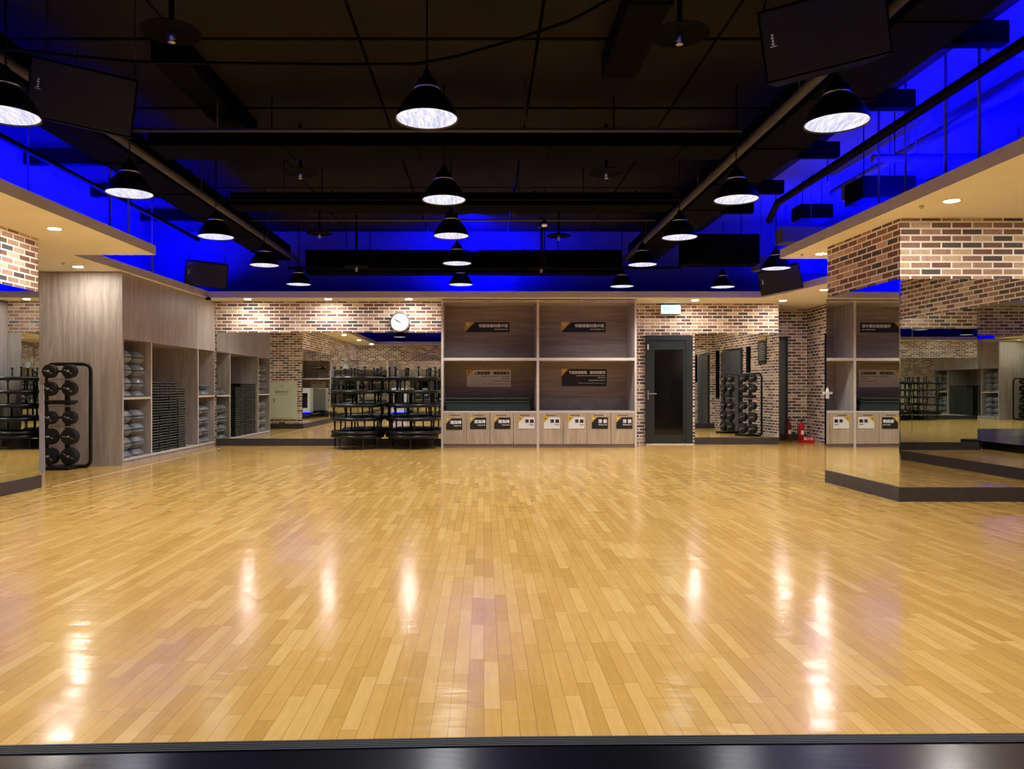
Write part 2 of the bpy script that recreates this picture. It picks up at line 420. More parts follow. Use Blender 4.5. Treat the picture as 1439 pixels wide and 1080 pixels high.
# ------------------------------------------------------------ door
dr = struct(MB().box(3.44, 3.56, 16.34, 16.44, 0.0, 2.32).box(4.30, 4.44, 16.34, 16.44, 0, 2.32).box(3.56, 4.30, 16.34, 16.44, 2.22, 2.32)
            .build('door_1', DOORG))
leaf = MB().box(3.56, 3.63, 16.36, 16.42, .03, 2.22).box(4.24, 4.30, 16.36, 16.42, .03, 2.22).box(3.63, 4.24, 16.36, 16.42, 2.02, 2.22).box(3.63, 4.24, 16.36, 16.42, .03, .2).build('door_leaf', DOORG, dr)
MB().box(3.63, 4.24, 16.385, 16.395, .2, 2.02).build('door_glass', GLASS, dr)
MB().cyl((3.5, 16.33, 1.08), (3.5, 16.29, 1.08), .012).box(3.485, 3.66, 16.275, 16.292, 1.068, 1.092, .004).box(3.475, 3.505, 16.325, 16.34, .95, 1.15, .004).build('door_handle', STEEL, dr)
MB().box(3.475, 3.5, 16.31, 16.34, 2.02, 2.13, .003).build('hinge', WHITE, dr)
MB().box(3.44, 4.44, 16.3, 16.45, 0, .018).build('threshold', EDGE, dr)
d2 = struct(MB().box(6.33, 6.9, 17.5, 17.6, .15, 2.3).build('door_2', SLATE))
MB().box(6.31, 6.35, 17.47, 17.6, .15, 2.36).box(6.87, 6.91, 17.47, 17.6, .15, 2.36).box(6.31, 6.91, 17.47, 17.6, 2.3, 2.36).build('door_frame', DOORG, d2)
# double door and black strips on the alcove wall
def wallM(y):      # frame on the slanted alcove wall: local x along wall (towards +y), local -y into the room
    x = 6.86+(y-9.5)/(17.9-9.5)*.56
    a = math.atan2(8.4, .56)
    return x, a
x, a = wallM(11.2)
d3 = struct(MB().box(-.75, .75, -.04, 0, 0, 2.3).build('door_3', DOORG)); d3.location = (x, 11.2, 0); d3.rotation_euler.z = a-0
for s0 in (-1, 1):
    MB().box(min(.01*s0, .7*s0), max(.01*s0, .7*s0), .0, .06, .02, 2.24).build('door_leaf', SLATE, d3)
for y0 in (10.15, 12.35):
    x, a = wallM(y0)
    o = struct(MB().box(-.09, .09, -.0, .05, .9 if y0 < 11 else 1.4, 2.3).build('trim_6' if y0 < 11 else 'trim_7', BLACK)); o.location = (x, y0, 0); o.rotation_euler.z = a
x, a = wallM(16.35)
o = struct(MB().box(-.05, .05, -.0, .05, 0, 2.36).build('trim_8', BLACK)); o.location = (x, 16.35, 0); o.rotation_euler.z = a
x, a = wallM(13.2)
po = thing('poster', 'tall narrow dark poster with orange header on brick, seen in mirror', 'poster', (x-.01, 13.2, 0), a)
MB().box(-.24, .24, 0, .015, 1.82, 2.5).build('board', DOORG, po)
MB().box(-.24, .24, .0155, .017, 2.42, 2.5).build('header', YEL, po)
mb = MB()
for k in range(9): mb.box(-.17, .17-.03*(k % 3), .0155, .017, 1.92+k*.05, 1.93+k*.05)
mb.build('printed_lines', WINK, po)

# ------------------------------------------------------------ shelving unit on the back wall
X0, X1, XD, YF, YB = -.861, 3.086, 1.09, 15.5, 16.36
sh = thing('shelving_unit', 'tall taupe wood shelving unit with eight labelled bins, against back wall', 'shelf', ((X0+X1)/2, YF, 0))
cxm = (X0+X1)/2
def LX(x): return x-cxm
def part(name, mat, *b, par=sh, bev=0): return MB().box(LX(b[0]), LX(b[1]), b[2]-YF, b[3]-YF, b[4], b[5], bev).build(name, mat, par)
for xa, xb in ((X0, X0+.045), (X1-.045, X1), (XD-.025, XD+.025)):
    p = part('side_panel', WOOD, xa, xb, YF+.004, YB, 0, 2.98)
    MB().box(LX(xa), LX(xb), 0, .004, 0, 2.98).build('edge_strip', EDGE, p)
part('back_panel', WOODH, X0+.045, X1-.045, YB-.02, YB, .06, 2.96)
for xa, xb in ((X0+.045, XD-.025), (XD+.025, X1-.045)):
    part('top_board', WOOD, xa, xb, YF, YB-.02, 2.93, 2.98)
    p = part('shelf_board', WOOD, xa, xb, YF+.01, YB-.02, 1.75, 1.81)
    MB().box(LX(xa), LX(xb), 0.0, .01, 1.755, 1.81).build('edge_strip', EDGE, p)
    p = part('counter_board', WOOD, xa, xb, YF+.01, YB-.02, .70, .735)
    MB().box(LX(xa), LX(xb), 0.0, .01, .70, .735).build('edge_strip', EDGE, p)
    part('plinth', WOODH, xa, xb, YF+.03, YF+.05, 0, .065)
part('rail', plain('grey_board', (140, 128, 118), .5), XD+.025, X1-.045, YB-.05, YB-.02, .735, 1.0)
def sign_mesh(w_, h_, cut, dark, rows, y=0):
    mats = [INK if dark else CREAMP, YEL, WINK if dark else INK]
    mb = MB(); M = Matrix.Rotation(PI/2, 4, 'X')
    mb.mat(0).prism([(-w_/2, -h_/2), (w_/2, -h_/2), (w_/2, h_/2), (-w_/2+cut, h_/2), (-w_/2, h_/2-cut if cut < h_ else -h_/2+.001)], -.002, .004, M)
    c = min(cut, h_)
    mb.mat(1).prism([(-w_/2-.01, h_/2+.01), (-w_/2-.01, h_/2-c+.005), (-w_/2+cut-.012, h_/2+.01)], -.002, .0035, M)
    mb.mat(2)
    mb.text('●', c*.32, -w_/2+cut*.27, h_/2-c*.25, -.006)
    for body, size, cx, cz, al, bold in rows: mb.text(body, size, cx, cz, -.0065, al, bold=bold)
    return mb, mats
# big signs inside the bays
def big_sign(px, py, wpx, hpx, dark, rows, cutf, mats_over=None):
    sc = F/16.33; p = W(px, py, 16.33); w_, h_ = wpx/sc, hpx/sc
    rr = [(b, s_*h_, x_*w_, z_*h_, al, bo) for b, s_, x_, z_, al, bo in rows]
    mb, mats = sign_mesh(w_, h_, cutf*h_, dark, rr)
    if mats_over: mats[0] = mats_over
    o = mb.build('sign', mats, sh); o.location = (LX(p.x), 16.332-YF, p.z); return o
top = [('待維修器材集中區', .37, .47, .12, 'RIGHT', .004), ('REPAIR EQUIPMENT AREA', .12, .47, -.22, 'RIGHT', .002)]
for px in (685, 820): big_sign(px, 459.5, 62, 14, True, top, .98)
o = big_sign(687, 531.5, 62, 24, False, [('上層放啞鈴　踏板歸原位', .19, .47, .3, 'RIGHT', .006), ('UPPER SHELF FOR DUMBBELLS AND STEP BOARDS', .075, .47, .12, 'RIGHT', .001),
      ('請輕放器材', .09, .47, -.0, 'RIGHT', 0), ('使用後請將器材放回原位', .09, .47, -.16, 'RIGHT', 0), ('Please return all equipment after use, thank you', .08, .47, -.32, 'RIGHT', 0)], .42, GREYP)
o = big_sign(821, 530.5, 63, 24, True, [('下層放瑜珈墊　器材請愛惜', .18, .47, .3, 'RIGHT', .006), ('LOWER SHELF FOR YOGA MATS AND EQUIPMENT', .075, .47, .12, 'RIGHT', .001),
      ('請輕放器材', .09, .47, -.0, 'RIGHT', 0), ('使用後請將器材放回原位', .09, .47, -.16, 'RIGHT', 0), ('Please return all equipment after use, thank you', .08, .47, -.32, 'RIGHT', 0)], .42)
# bin fronts
kinds = [('瑜珈磚', 'Yoga Brick', True)]*3+[('彈 繩', 'Tubing', False)]*3+[('滑 盤', 'Gliding Disc', True)]*2
bays = [(X0+.045, XD-.025), (XD+.025, X1-.045)]
sx = [638.3, 672, 705.8, 740, 775.7, 810, 843, 877.4]; sy = [595.5, 594.5, 594.3, 594, 594, 594, 594, 594]
for i in range(8):
    xa, xb = bays[i//4]; ww = (xb-xa)/4; a0 = xa+ww*(i % 4)
    d = MB().box(LX(a0+.004), LX(a0+ww-.004), 0, .02, .07, .695, .002).build('bin_front', OAK, sh)
    zz, en, dark = kinds[i]
    mb, mats = sign_mesh(.325, .23, .11, dark, [(zz, .075 if len(zz) == 3 and ' ' not in zz else .08, .145, .03, 'RIGHT', .004), (en, .036, .145, -.035, 'RIGHT', .001)])
    o = mb.build('sign', mats, d); p = W(sx[i], sy[i], 15.5); o.location = (LX(p.x), -.003, p.z)
    MB().box(LX(a0+ww/2-.1), LX(a0+ww/2+.1), -.003, .002, .645, .66).build('finger_slot', plain('shadow_gap', (84, 62, 44), .7), d)
# mats lying in the left bay
for k in range(8):
    o = MB().box(-.86, .86, 0, .62, 0, .031, .012).build('exercise_mat', MATGR)
    o.location = (.09+random.uniform(-.03, .03), YF+.1+random.uniform(-.01, .03), .736+k*.0335)
    tag(o, f'dark green foam mat lying in shelving unit, {ORD[k+1]} from the bottom of its pile', 'mat', 'foam mats piled in the shelving unit')

# ------------------------------------------------------------ storage cabinet on the left
XF, XK = -5.59, -6.5
sc_ = thing('storage_cabinet', 'large taupe wood storage cabinet full of step boards, along left side', 'cabinet', (XF, 11.9, 0))
def sp(name, mat, x0, x1, y0, y1, z0, z1, bev=0): return MB().box(x0-XF, x1-XF, y0-11.9, y1-11.9, z0, z1, bev).build(name, mat, sc_)
DV = [11.9, 12.93, 15.04, 15.96]
sp('end_panel', WOOD, -7.19, XF, 11.88, 11.93, 0, 2.995)
for y0 in (DV[1], DV[2]): 
    sp('divider', WOOD, XK, XF-.003, y0-.02, y0+.02, .1, 1.97)
    sp('edge_strip', EDGE, XF-.003, XF, y0-.02, y0+.02, .1, 1.97)
sp('side_panel', WOOD, XK, XF, 15.94, 15.98, 0, 2.99)
sp('back_panel', WOODH, XK-.02, XK, 11.93, 15.94, 0, 2.99)
sp('bottom_board', WOOD, XK, XF+.003, 11.93, 15.94, .06, .1)
sp('edge_strip', EDGE, XF+.003, XF+.006, 11.93, 15.94, .07, .1)
sp('plinth', WOOD, XK, XF-.01, 11.93, 15.94, 0, .06)
sp('upper_soffit', WOOD, XK, XF-.02, 11.93, 15.94, 1.965, 1.99)
n = 8; L = (15.94-11.93)/n
for i in range(n): sp('upper_panel', WOOD, XF-.02, XF, 11.93+i*L+.001, 11.93+(i+1)*L-.001, 1.965, 2.995)
for ya, yb in ((DV[0]+.03, DV[1]-.02), (DV[2]+.02, 15.94)):
    sp('shelf_board', WOOD, XK, XF-.003, ya, yb, 1.02, 1.055); sp('edge_strip', EDGE, XF-.003, XF, ya, yb, 1.02, 1.055)
# step boards: four columns of thin boards with ridged edges
def step_proto():
    r = thing('step_board', '', 'step board')
    mb = MB(); mb.box(0, .8, -.185, .185, .012, .036, .006); mb.build('deck', DGREEN, r)
    mb = MB()
    for y in (-.15, .15): mb.box(.0, .8, y-.03, y+.03, 0, .012)
    mb.build('foot', RUBBER, r)
    mb = MB(); mb.box(-.0, -.004, -.17, .17, .026, .034); mb.bm.verts.ensure_lookup_table()
    for v in mb.bm.verts: v.co.x = .8+(0.003 if v.co.x < -.001 else 0)
    mb.build('edge_band', TRIMG, r)
    return r
sb = step_proto(); first = True; pitch = .0475
cols = ['leftmost', 'second', 'third', 'rightmost']
for c_ in range(4):
    n = [26, 26, 26, 24][c_]
    for k in range(n):
        jit = random.uniform(-.006, .006); yy = 13.17+c_*.392+jit
        lab = f'dark step board, {ORD[k+1]} from the bottom in the {cols[c_]} column of the wide bay'
        loc = (XF-.05-.8+random.uniform(-.008, .008), yy, .1005+k*pitch*.985)
        if first: sb.location = loc; sb['label'] = lab; sb['group'] = 'step boards in the wide bay'; first = False
        else: dup(sb, lab, loc, None, 'step boards in the wide bay')
# grey risers: frustum blocks stacked alternately
def riser_mesh():
    mb = MB(); rings = []
    for s_, z in ((.155, 0.0), (.185, .006), (.195, .02), (.19, .032), (.165, .06), (.14, .092), (.125, .102), (.09, .105)):
        seg = 24; ring = []
        for i in range(seg):
            a = 2*PI*i/seg; c, s2 = math.cos(a), math.sin(a); k = (abs(c)**5+abs(s2)**5)**(-1/5)
            ring.append(mb.bm.verts.new((s_*k*c, s_*k*s2*1.02, z)))
        rings.append(ring)
    for a, b in zip(rings, rings[1:]):
        for i in range(24): f = mb.face([a[i], a[(i+1) % 24], b[(i+1) % 24], b[i]]); f.smooth = True
    mb.face(rings[0][::-1]); mb.face(rings[-1]); return mb
rp = riser_mesh().build('step_riser', GREY); rp.rotation_euler = (0, 0, 0); first = True
def riser(y, z, flip, lab, dx=0):
    global first
    if first: o = rp; first = False
    else: o = rp.copy(); C.objects.link(o)
    o.location = (XF-.24+dx, y, z+(.105 if flip else 0)); o.rotation_euler = (PI if flip else 0, 0, random.uniform(-.05, .05))
    tag(o, lab, 'riser', 'grey step risers in the cabinet')
bayn = {'near': (12.18, 12.64), 'far': (15.27, 15.68)}
for bay, (ya, yb) in bayn.items():
    for side, y in (('left', ya), ('right', yb)):
        for k in range(7): riser(y, .1005+k*.1065, k % 2 == 1, f'grey step riser, {ORD[k+1]} from the bottom in the {side} pile, {bay} bay lower shelf')
        nu = 7 if bay == 'near' else (1 if side == 'left' else 2)
        for k in range(nu): riser(y, 1.0555+k*.1065, k % 2 == 1, f'grey step riser, {ORD[k+1]} from the bottom in the {side} pile, {bay} bay upper shelf')

# ------------------------------------------------------------ weight-plate rack
def rack(label, loc, rz):
    r = thing('weight_rack', label, 'weight rack', loc, rz)
    def loop(x0, x1, z0, z1, y, rad=.09):
        pts = []
        for cx, cz, a0 in ((x1-rad, z1-rad, 0), (x0+rad, z1-rad, 90), (x0+rad, z0+rad, 180), (x1-rad, z0+rad, 270)):
            for k in range(6): a = math.radians(a0+k*18); pts.append((cx+rad*math.cos(a), y, cz+rad*math.sin(a)))
        return pts
    MB().tube(loop(-.46, .20, .02, 1.56, .12, .1), .027, 10, True).build('loop_frame', BLKMET, r)
    MB().box(-.28, .06, -.25, .18, 0, .05, .008).build('base_plate', BLKMET, r)
    MB().box(-.16, -.1, .06, .12, .05, 1.5, .005).build('spine', BLKMET, r)
    for z in (1.45, 1.19, .76, .48, .19):
        MB().box(-.36, .02, .05, .075, z-.015, z+.015).build('cross_bar', BLKMET, r)
        for xx in (-.32, -.02): MB().cyl((xx, .06, z), (xx, -.13, z), .016, 10).build('peg', STEEL, r)
    for z in (1.33, .93, .62): MB().box(-.4, -.02, .04, .06, z-.012, z+.012).build('cross_bar', STEEL, r)
    MB().box(-.42, .06, -.06, -.03, .96, .99).cyl((-.42, -.045, 1.0), (.09, -.045, 1.0), .02).build('handle_bar', BLKMET, r)
    return r
def plates(r_loc, rz, where):
    M = Matrix.Translation(r_loc) @ Matrix.Rotation(rz, 4, 'Z')
    pl = None
    for li, (z, rad) in enumerate(((1.45, .1), (1.19, .105), (.76, .1), (.48, .12), (.19, .125))):
        for ci, xx in enumerate((-.32, -.235+.07, -.02)):
            for k in range(2):
                yy = -.02-.055*k if ci else -.01-.055*k
                if ci == 1: continue
                lab = f'black weight plate, {"rear" if k == 0 else "front"}, {"left" if ci == 0 else "right"} peg, {ORD[li+1]} level, {where}'
                root = thing('weight_plate', lab, 'weight plate', M @ Vector((xx, yy, z)), rz, 'weight plates on the racks')
                Mx = Matrix.Rotation(PI/2, 4, 'X')
                MB().lathe([(.02, -.022), (rad*.55, -.022), (rad*.6, -.016), (rad*.85, -.016), (rad*.93, -.024), (rad, -.018), (rad, .018), (rad*.93, .024), (rad*.3, .02), (.02, .02), (.02, -.022)], 28, Mx).build('disc', RUBBER, root)
                mb = MB()
                for q in range(2):
                    a = random.uniform(.3, .9); R = Matrix.Rotation(a+q*PI*.9, 4, 'Y')
                    mb.box(rad*.3, rad*.7, -.03, -.022, -.008, .008, M=Matrix.Rotation(a, 4, 'Y') @ Matrix.Translation((0, 0, (q-.5)*rad*.9)) if False else R)
                mb.build('marking', STEEL, root)
rl = (-6.12, 11.45, 0)
rack('black looped weight rack standing before the cabinet end, at far left', rl, 0); plates(rl, 0, 'far-left rack')
rr = (6.55, 13.4, 0)
rack('black looped weight rack nearest the mirror wall in the right alcove', rr, -PI/2-.5); plates(rr, -PI/2-.5, 'alcove rack near door')
rr = (6.45, 12.2, 0)
rack('black looped weight rack in front of the grey double door', rr, -PI/2-.3); plates(rr, -PI/2-.3, 'alcove rack by double door')
o = MB().prism([(-.05, 0), (.05, 0), (.035, 1.25), (-.03, 1.25)], -.006, .006, Matrix.Rotation(PI/2, 4, 'X')).build('board', PALEB)
o.location = (-6.36, 11.05, 0); o.rotation_euler = (-.03, -.02, 0); tag(o, 'narrow pale lilac board standing upright in front of the far-left weight rack', 'board')

# ------------------------------------------------------------ trampolines
def tramp_proto():
    r = thing('trampoline', '', 'trampoline')
    R = .506
    MB().tube([(R*math.cos(2*PI*i/40), R*math.sin(2*PI*i/40), 0) for i in range(40)], .03, 8, True).build('frame', BLKMET, r)
    MB().lathe([(R-.1, -.012), (R-.02, -.034), (R-.0, -.036), (R, .034), (R-.1, .01), (R-.1, -.006)], 40).build('spring_cover', RUBBER, r)
    MB().lathe([(R-.09, -.003), (R-.09, .003)], 40, None, True, True).build('jump_mat', BLACK, r)
    for k in range(6):
        a = 2*PI*(k+.5)/6+.12; x, y = (R-.035)*math.cos(a), (R-.035)*math.sin(a)
        l = MB().cyl((x, y, .02), (x, y, .205), .017, 8).build('leg', BLKMET, r)
        MB().lathe([(.018, .19), (.025, .194), (.025, .222), (.02, .228)], 10, Matrix.Translation((x, y, 0)), True, True).build('rubber_foot', RUBBER, l)
    return r
tp = tramp_proto(); first = True
for side, x0 in (('left', -2.52), ('right', -1.43)):
    for k in range(6):
        z = .25 if k == 0 else .325+(k-1)*.267
        lab = f'black round trampoline, {ORD[k+1]} from the floor in the {side} stack, beside the mirror'
        loc = (x0+random.uniform(-.003, .003), 15.36, z); rot = (PI if k == 0 else 0, 0, random.uniform(0, .8) + (0 if k else .1))
        if first: tp.location = loc; tp.rotation_euler = rot; tp['label'] = lab; tp['group'] = 'stacked trampolines'; first = False
        else: dup(tp, lab, loc, rot, 'stacked trampolines')

# ------------------------------------------------------------ clock, exit sign, extinguishers, sanitizer, panel box
p = W(562, 452.5, 15.96)
ck = thing('wall_clock', 'round white wall clock with black hands on the brick above mirror', 'clock', (p.x, 16.0, p.z))
Mx = Matrix.Rotation(PI/2, 4, 'X')
MB().lathe([(.19, 0), (.205, .01), (.205, .055), (.195, .065), (.185, .06), (.18, .05), (.18, 0)], 40, Mx).build('rim', plain('grey_rim', (130, 130, 134), .3, .5), ck)
MB().lathe([(.183, .03), (.183, .045)], 40, Mx, True, True).build('face', PANELW, ck)
mb = MB()
for k in range(1, 13):
    a = PI/2-k*PI/6; mb.text(str(k), .05, .145*math.cos(a), .145*math.sin(a), -.047)
mb.build('numerals', plain('grey_print', (90, 100, 110), .5), ck)
for ang, L, wd in ((PI/2-(9+50/60)*PI/6, .085, .009), (PI/2-50*PI/30, .14, .006)):
    M = Matrix.Rotation(-ang, 4, 'Y'); MB().box(-.02, L, -.053, -.05, -wd, wd, M=M).build('hand', INK, ck)

p = W(942.5, 434.5, 16.25)
ex = thing('exit_sign', 'small lit cyan-white exit sign hanging over the black glass door', 'sign', (p.x, 16.25, p.z))
MB().box(-.215, .215, 0, .05, -.1, .1, .006).build('housing', plain('pale_blue_housing', (150, 170, 200), .4), ex)
MB().box(-.2, .2, -.004, 0, -.088, .088).build('panel', EXITM, ex)
MB().text('安全出口', .085, 0, .01, -.006, bold=.002).build('lettering', EXITI, ex)
MB().cyl((-.15, .025, .1), (-.15, .025, 3.0-p.z), .006).cyl((.15, .025, .1), (.15, .025, 3.0-p.z), .006).build('hanger', STEEL, ex)

def ext(name_label, x, y, mat):
    r = thing('fire_extinguisher', name_label, 'fire extinguisher', (x, y, 0))
    z = .05
    MB().lathe([(.05, z), (.062, z+.012), (.062, z+.32), (.05, z+.365), (.024, z+.39), (.02, z+.42)], 20, None, True, True).build('cylinder', mat, r)
    MB().cyl((0, 0, z+.42), (0, 0, z+.45), .018).box(-.012, .07, -.01, .01, z+.45, z+.462).box(-.012, .06, -.01, .01, z+.475, z+.485).build('valve', BLKMET, r)
    MB().tube([(-.015, 0, z+.435), (-.06, 0, z+.43), (-.082, 0, z+.38), (-.08, 0, z+.2), (-.075, 0, z+.12)], .009, 8).build('hose', RUBBER, r)
    MB().box(-.03, .03, -.064, -.0605, z+.13, z+.22).build('label_plate', WINK, r)
    return r
ext('bright red fire extinguisher on the red stand in the brick corner', 6.98, 16.9, RED)
ext('dark red fire extinguisher left of the bright red one, by the skirting', 6.80, 17.15, DRED)
es = thing('extinguisher_stand', 'low red extinguisher stand with white lettering in the brick corner', 'stand', (7.05, 16.84, 0))
MB().box(-.14, .14, -.09, .16, 0, .045, .006).build('tray', RED, es)
MB().box(-.1, .15, -.105, -.09, 0, .15, .004).build('front_plate', RED, es)
MB().text('滅火器', .07, .02, .095, -.1065, bold=.002).build('lettering', WINK, es)

p = W(1162, 552, 9.86)
hs = thing('wall_dispenser', 'small white dispenser clipped to the far edge of the right pillar', 'dispenser', (p.x-.015, 9.80, p.z))
MB().box(-.06, .05, -.02, .03, -.015, .015, .005).build('bracket', WHITE, hs)
MB().lathe([(.022, -.07), (.026, -.06), (.026, .02), (.018, .05), (.01, .06), (.01, .075)], 16, None, True, True).build('bottle', WHITE, hs)
MB().cyl((.045, -.01, -.05), (.045, -.01, .03), .012).build('nozzle', WHITE, hs)

eb = thing('electrical_panel', 'pale green electrical cabinet on brick, seen in back mirror', 'electrical panel', (-5.92, 9.262, 0), PI)
MB().box(-.4, .4, -.06, 0, .28, 1.38, .006).build('box', PALEG, eb)
dd = MB().box(-.3, .38, -.075, -.061, .31, 1.35, .004).build('door', PALEG, eb)
MB().box(.25, .27, -.085, -.075, .78, .9).build('handle', BLKMET, dd)
MB().text('緊急照明箱', .08, .03, 1.08, -.077).text('EMERGENCY LIGHTING', .035, .03, 1.01, -.077).text('▼', .05, .03, 1.25, -.077).build('lettering', INK, dd)

au = thing('equipment_cabinet', 'white equipment cabinet with black glass front on the stage, seen in mirror', 'cabinet', (-3.4, .9, .152), 0)
MB().box(-.3, .3, -.28, .28, .06, 1.05, .03).build('housing', WHITE, au)
MB().box(.301, .306, -.2, .2, .25, .85).build('window', GLASS, au)
MB().box(-.2, .2, .281, .286, .25, .85).build('window', GLASS, au)
MB().box(-.26, .26, -.24, .24, 0, .06).build('base', BLKMET, au)
MB().box(-.29, .29, .285, .29, .07, .1).build('light_bar', SCREEN, au)

# ------------------------------------------------------------ downlights
def spot(name, loc, power, ang, blend, col, rad=.05):
    d = bpy.data.lights.new(name, 'SPOT'); d.energy = power; d.spot_size = math.radians(ang); d.spot_blend = blend; d.color = col; d.shadow_soft_size = rad; d.specular_factor = 0
    o = bpy.data.objects.new(name, d); C.objects.link(o); o.location = loc; return o
WARM = (1, .96, .91)
dls = [(-4.85, 8.68, 'on the left dropped ceiling beside the brick wall'), (-6.02, 11.4, 'over the end of the storage cabinet'),
       (-4.78, 15.55, 'at the left end of the back wall'), (-3.15, 15.55, 'over the back mirror, left of the clock'), (-1.52, 15.55, 'just above the clock'),
       (4.33, 15.75, 'right of the exit sign'), (6.15, 15.8, 'above the fire extinguisher corner'), (6.24, 14.1, 'in alcove behind the right pillar'),
       (4.52, 10.3, 'at the far corner of the right pillar'), (4.5, 7.39, 'in front of the brick on the right pillar'),
       (6.3, 12.0, 'deep in the right alcove, hidden by pillar'), (-4.75, 5.9, 'on the near left dropped ceiling, out of view'), (-4.7, 3.1, 'on left dropped ceiling near the stage'),
       (-4.6, .5, 'at the left front corner of the room'), (5.6, 4.6, 'on near right dropped ceiling, out of view'), (5.9, 1.8, 'on right dropped ceiling near the stage'),
       (6.0, 7.2, 'at the near right mirror wall'), (-6.3, 13.2, None)]
DLP = None
for x, y, where in dls:
    if where is None: continue
    lab = 'round recessed downlight '+where
    if DLP is None:
        DLP = thing('downlight', lab, 'ceiling light', (x, y, ZS), 0, 'recessed downlights')
        MB().lathe([(.062, .0), (.066, -.006), (.085, -.006), (.09, 0)], 28).build('trim_ring', WHITE, DLP)
        MB().lathe([(.064, -.0035), (.064, -.001)], 28, None, True, True).build('diffuser', DL, DLP)
    else: dup(DLP, lab, (x, y, ZS))
    spot('downlight_lamp', (x, y, ZS-.03), P_DOWN, 150, .9, WARM, .04)

# ------------------------------------------------------------ pendant lamps
ZR = 3.13
def pendant_proto():
    r = thing('pendant_lamp', '', 'pendant lamp')
    MB().lathe([(.222, .004), (.228, 0), (.226, .012), (.205, .07), (.165, .135), (.115, .19), (.09, .215), (.085, .25), (.07, .285), (.04, .3), (.03, .34), (.012, .36),
                (.01, .355), (.07, .25), (.1, .19), (.155, .12), (.2, .05), (.218, .006), (.222, .004)], 36).build('shade', BLKMET, r)
    d = MB(); d.lathe([(.218, .008), (.17, .03), (.1, .045), (.002, .05)], 36); d.build('diffuser', PENDM, r)
    c = MB().lathe([(.092, .205), (.098, .21), (.098, .225), (.092, .23)], 24)
    c.build('collar', CHROME, r)
    MB().cyl((0, 0, .34), (0, 0, 1.25), .007, 8).build('cord', BLACK, r)
    return r
pp = None
rows_ = {'left': [(8, 163), (182, 272.7), (303.4, 333.3), (371.5, 373), (419.7, 399.8)],
         'centre': [(599.8, 168), (623.9, 281.6), (634, 332), (642.2, 370.5), (647.6, 400.2)],
         'right': [(1175.8, 173.8), (1034.6, 281.1), (955, 334), (902.8, 372.2), (874, 402.6)],
         'outer right': [(1090.6, 377.5), (1015.6, 403.5)]}
for rn, lst in rows_.items():
    for k, (px, py) in enumerate(lst):
        d = (ZR-HC)*F/(CY-py); p = W(px, py, d)
        lab = f'black bell pendant lamp, {ORD[k+1]} from the camera in the {rn} row'
        if rn == 'outer right': lab = 'black bell pendant lamp, '+('nearer' if k == 0 else 'farther')+' of the two beside the right rear speaker'
        if pp is None:
            pp = pendant_proto(); pp.location = p; pp['label'] = lab; pp['group'] = 'bell pendant lamps'
        else: dup(pp, lab, p, None, 'bell pendant lamps')
        spot('pendant_lamp_light', (p.x, p.y, p.z-.03), P_PEND, 140, 1, (.97, .98, 1.0), .16)
for xx in (-3.2, 0, 2.3):
    for y0 in (2.8,):
        dup(pp, f'black bell pendant lamp above the stage edge, out of view, {"left" if xx < -1 else ("right" if xx > 1 else "middle")} one', (xx, y0, ZR), None, 'bell pendant lamps')
        spot('pendant_lamp_light', (xx, y0, ZR-.03), P_PEND, 140, 1, (.97, .98, 1.0), .16)

# ------------------------------------------------------------ speakers
def speaker(label, loc, rot, w_, h_, d_, ztop=4.305):
    r = thing('speaker', label, 'speaker', loc)
    from mathutils import Euler
    RM = Euler(rot).to_matrix()
    def turn(o): o.rotation_euler = rot; return o
    turn(MB().prism([(-w_/2, 0), (w_/2, 0), (w_*.36, d_), (-w_*.36, d_)], -h_/2, h_/2).build('enclosure', BLACK, r))
    turn(MB().box(-w_/2+.015, w_/2-.015, -.012, 0, -h_/2+.015, h_/2-.015, .004).build('grille', plain('speaker_grille', (26, 27, 22), .75, 0, .15, 60), r))
    mb = MB(); x = -w_/2+.07
    for q in range(4): mb.box(x-.008+.004*(q % 2), x+.008, -.016, -.012, -.0+q*.018, .012+q*.018)
    mb.box(x-.02, x+.02, -.016, -.012, -.012, -.006)
    turn(mb.build('badge', WHITE, r))
    for s_ in (-1, 1):
        a = RM @ Vector((s_*w_*.42, d_*.4, h_/2-.005)); mb = MB()
        for q in range(4):
            M = Matrix.Translation((a.x, a.y, a.z+.02+q*.04)) @ Matrix.Rotation(PI/2*(q % 2), 4, 'Z') @ Matrix.Rotation(PI/2, 4, 'X')
            mb.tube([M @ Vector((.012*math.cos(t_), .024*math.sin(t_), 0)) for t_ in [2*PI*i/10 for i in range(10)]], .004, 5, True)
        mb.cyl((a.x, a.y, a.z+.16), (a.x, a.y, ztop-loc[2]), .004, 6)
        mb.build('chain', BLKMET, r)
    return r
p = W(116, 137, 5.9); speaker('large black speaker hanging at upper left of the photo', p, (math.radians(14), math.radians(9), math.radians(14)), .76, .44, .4)
p = W(1158, 45, 4.9); speaker('large black speaker hanging at upper right beside pendant lamp', p, (math.radians(14), math.radians(-9), math.radians(-16)), .76, .45, .36)
p = W(290, 386, 14.4); speaker('small black speaker in the blue light at rear left', p, (math.radians(12), math.radians(4), math.radians(20)), .76, .46, .4)
p = W(1096, 393, 13.8); speaker('small black speaker in the blue light at rear right', p, (math.radians(12), math.radians(-9), math.radians(-28)), .72, .44, .4, 4.735)

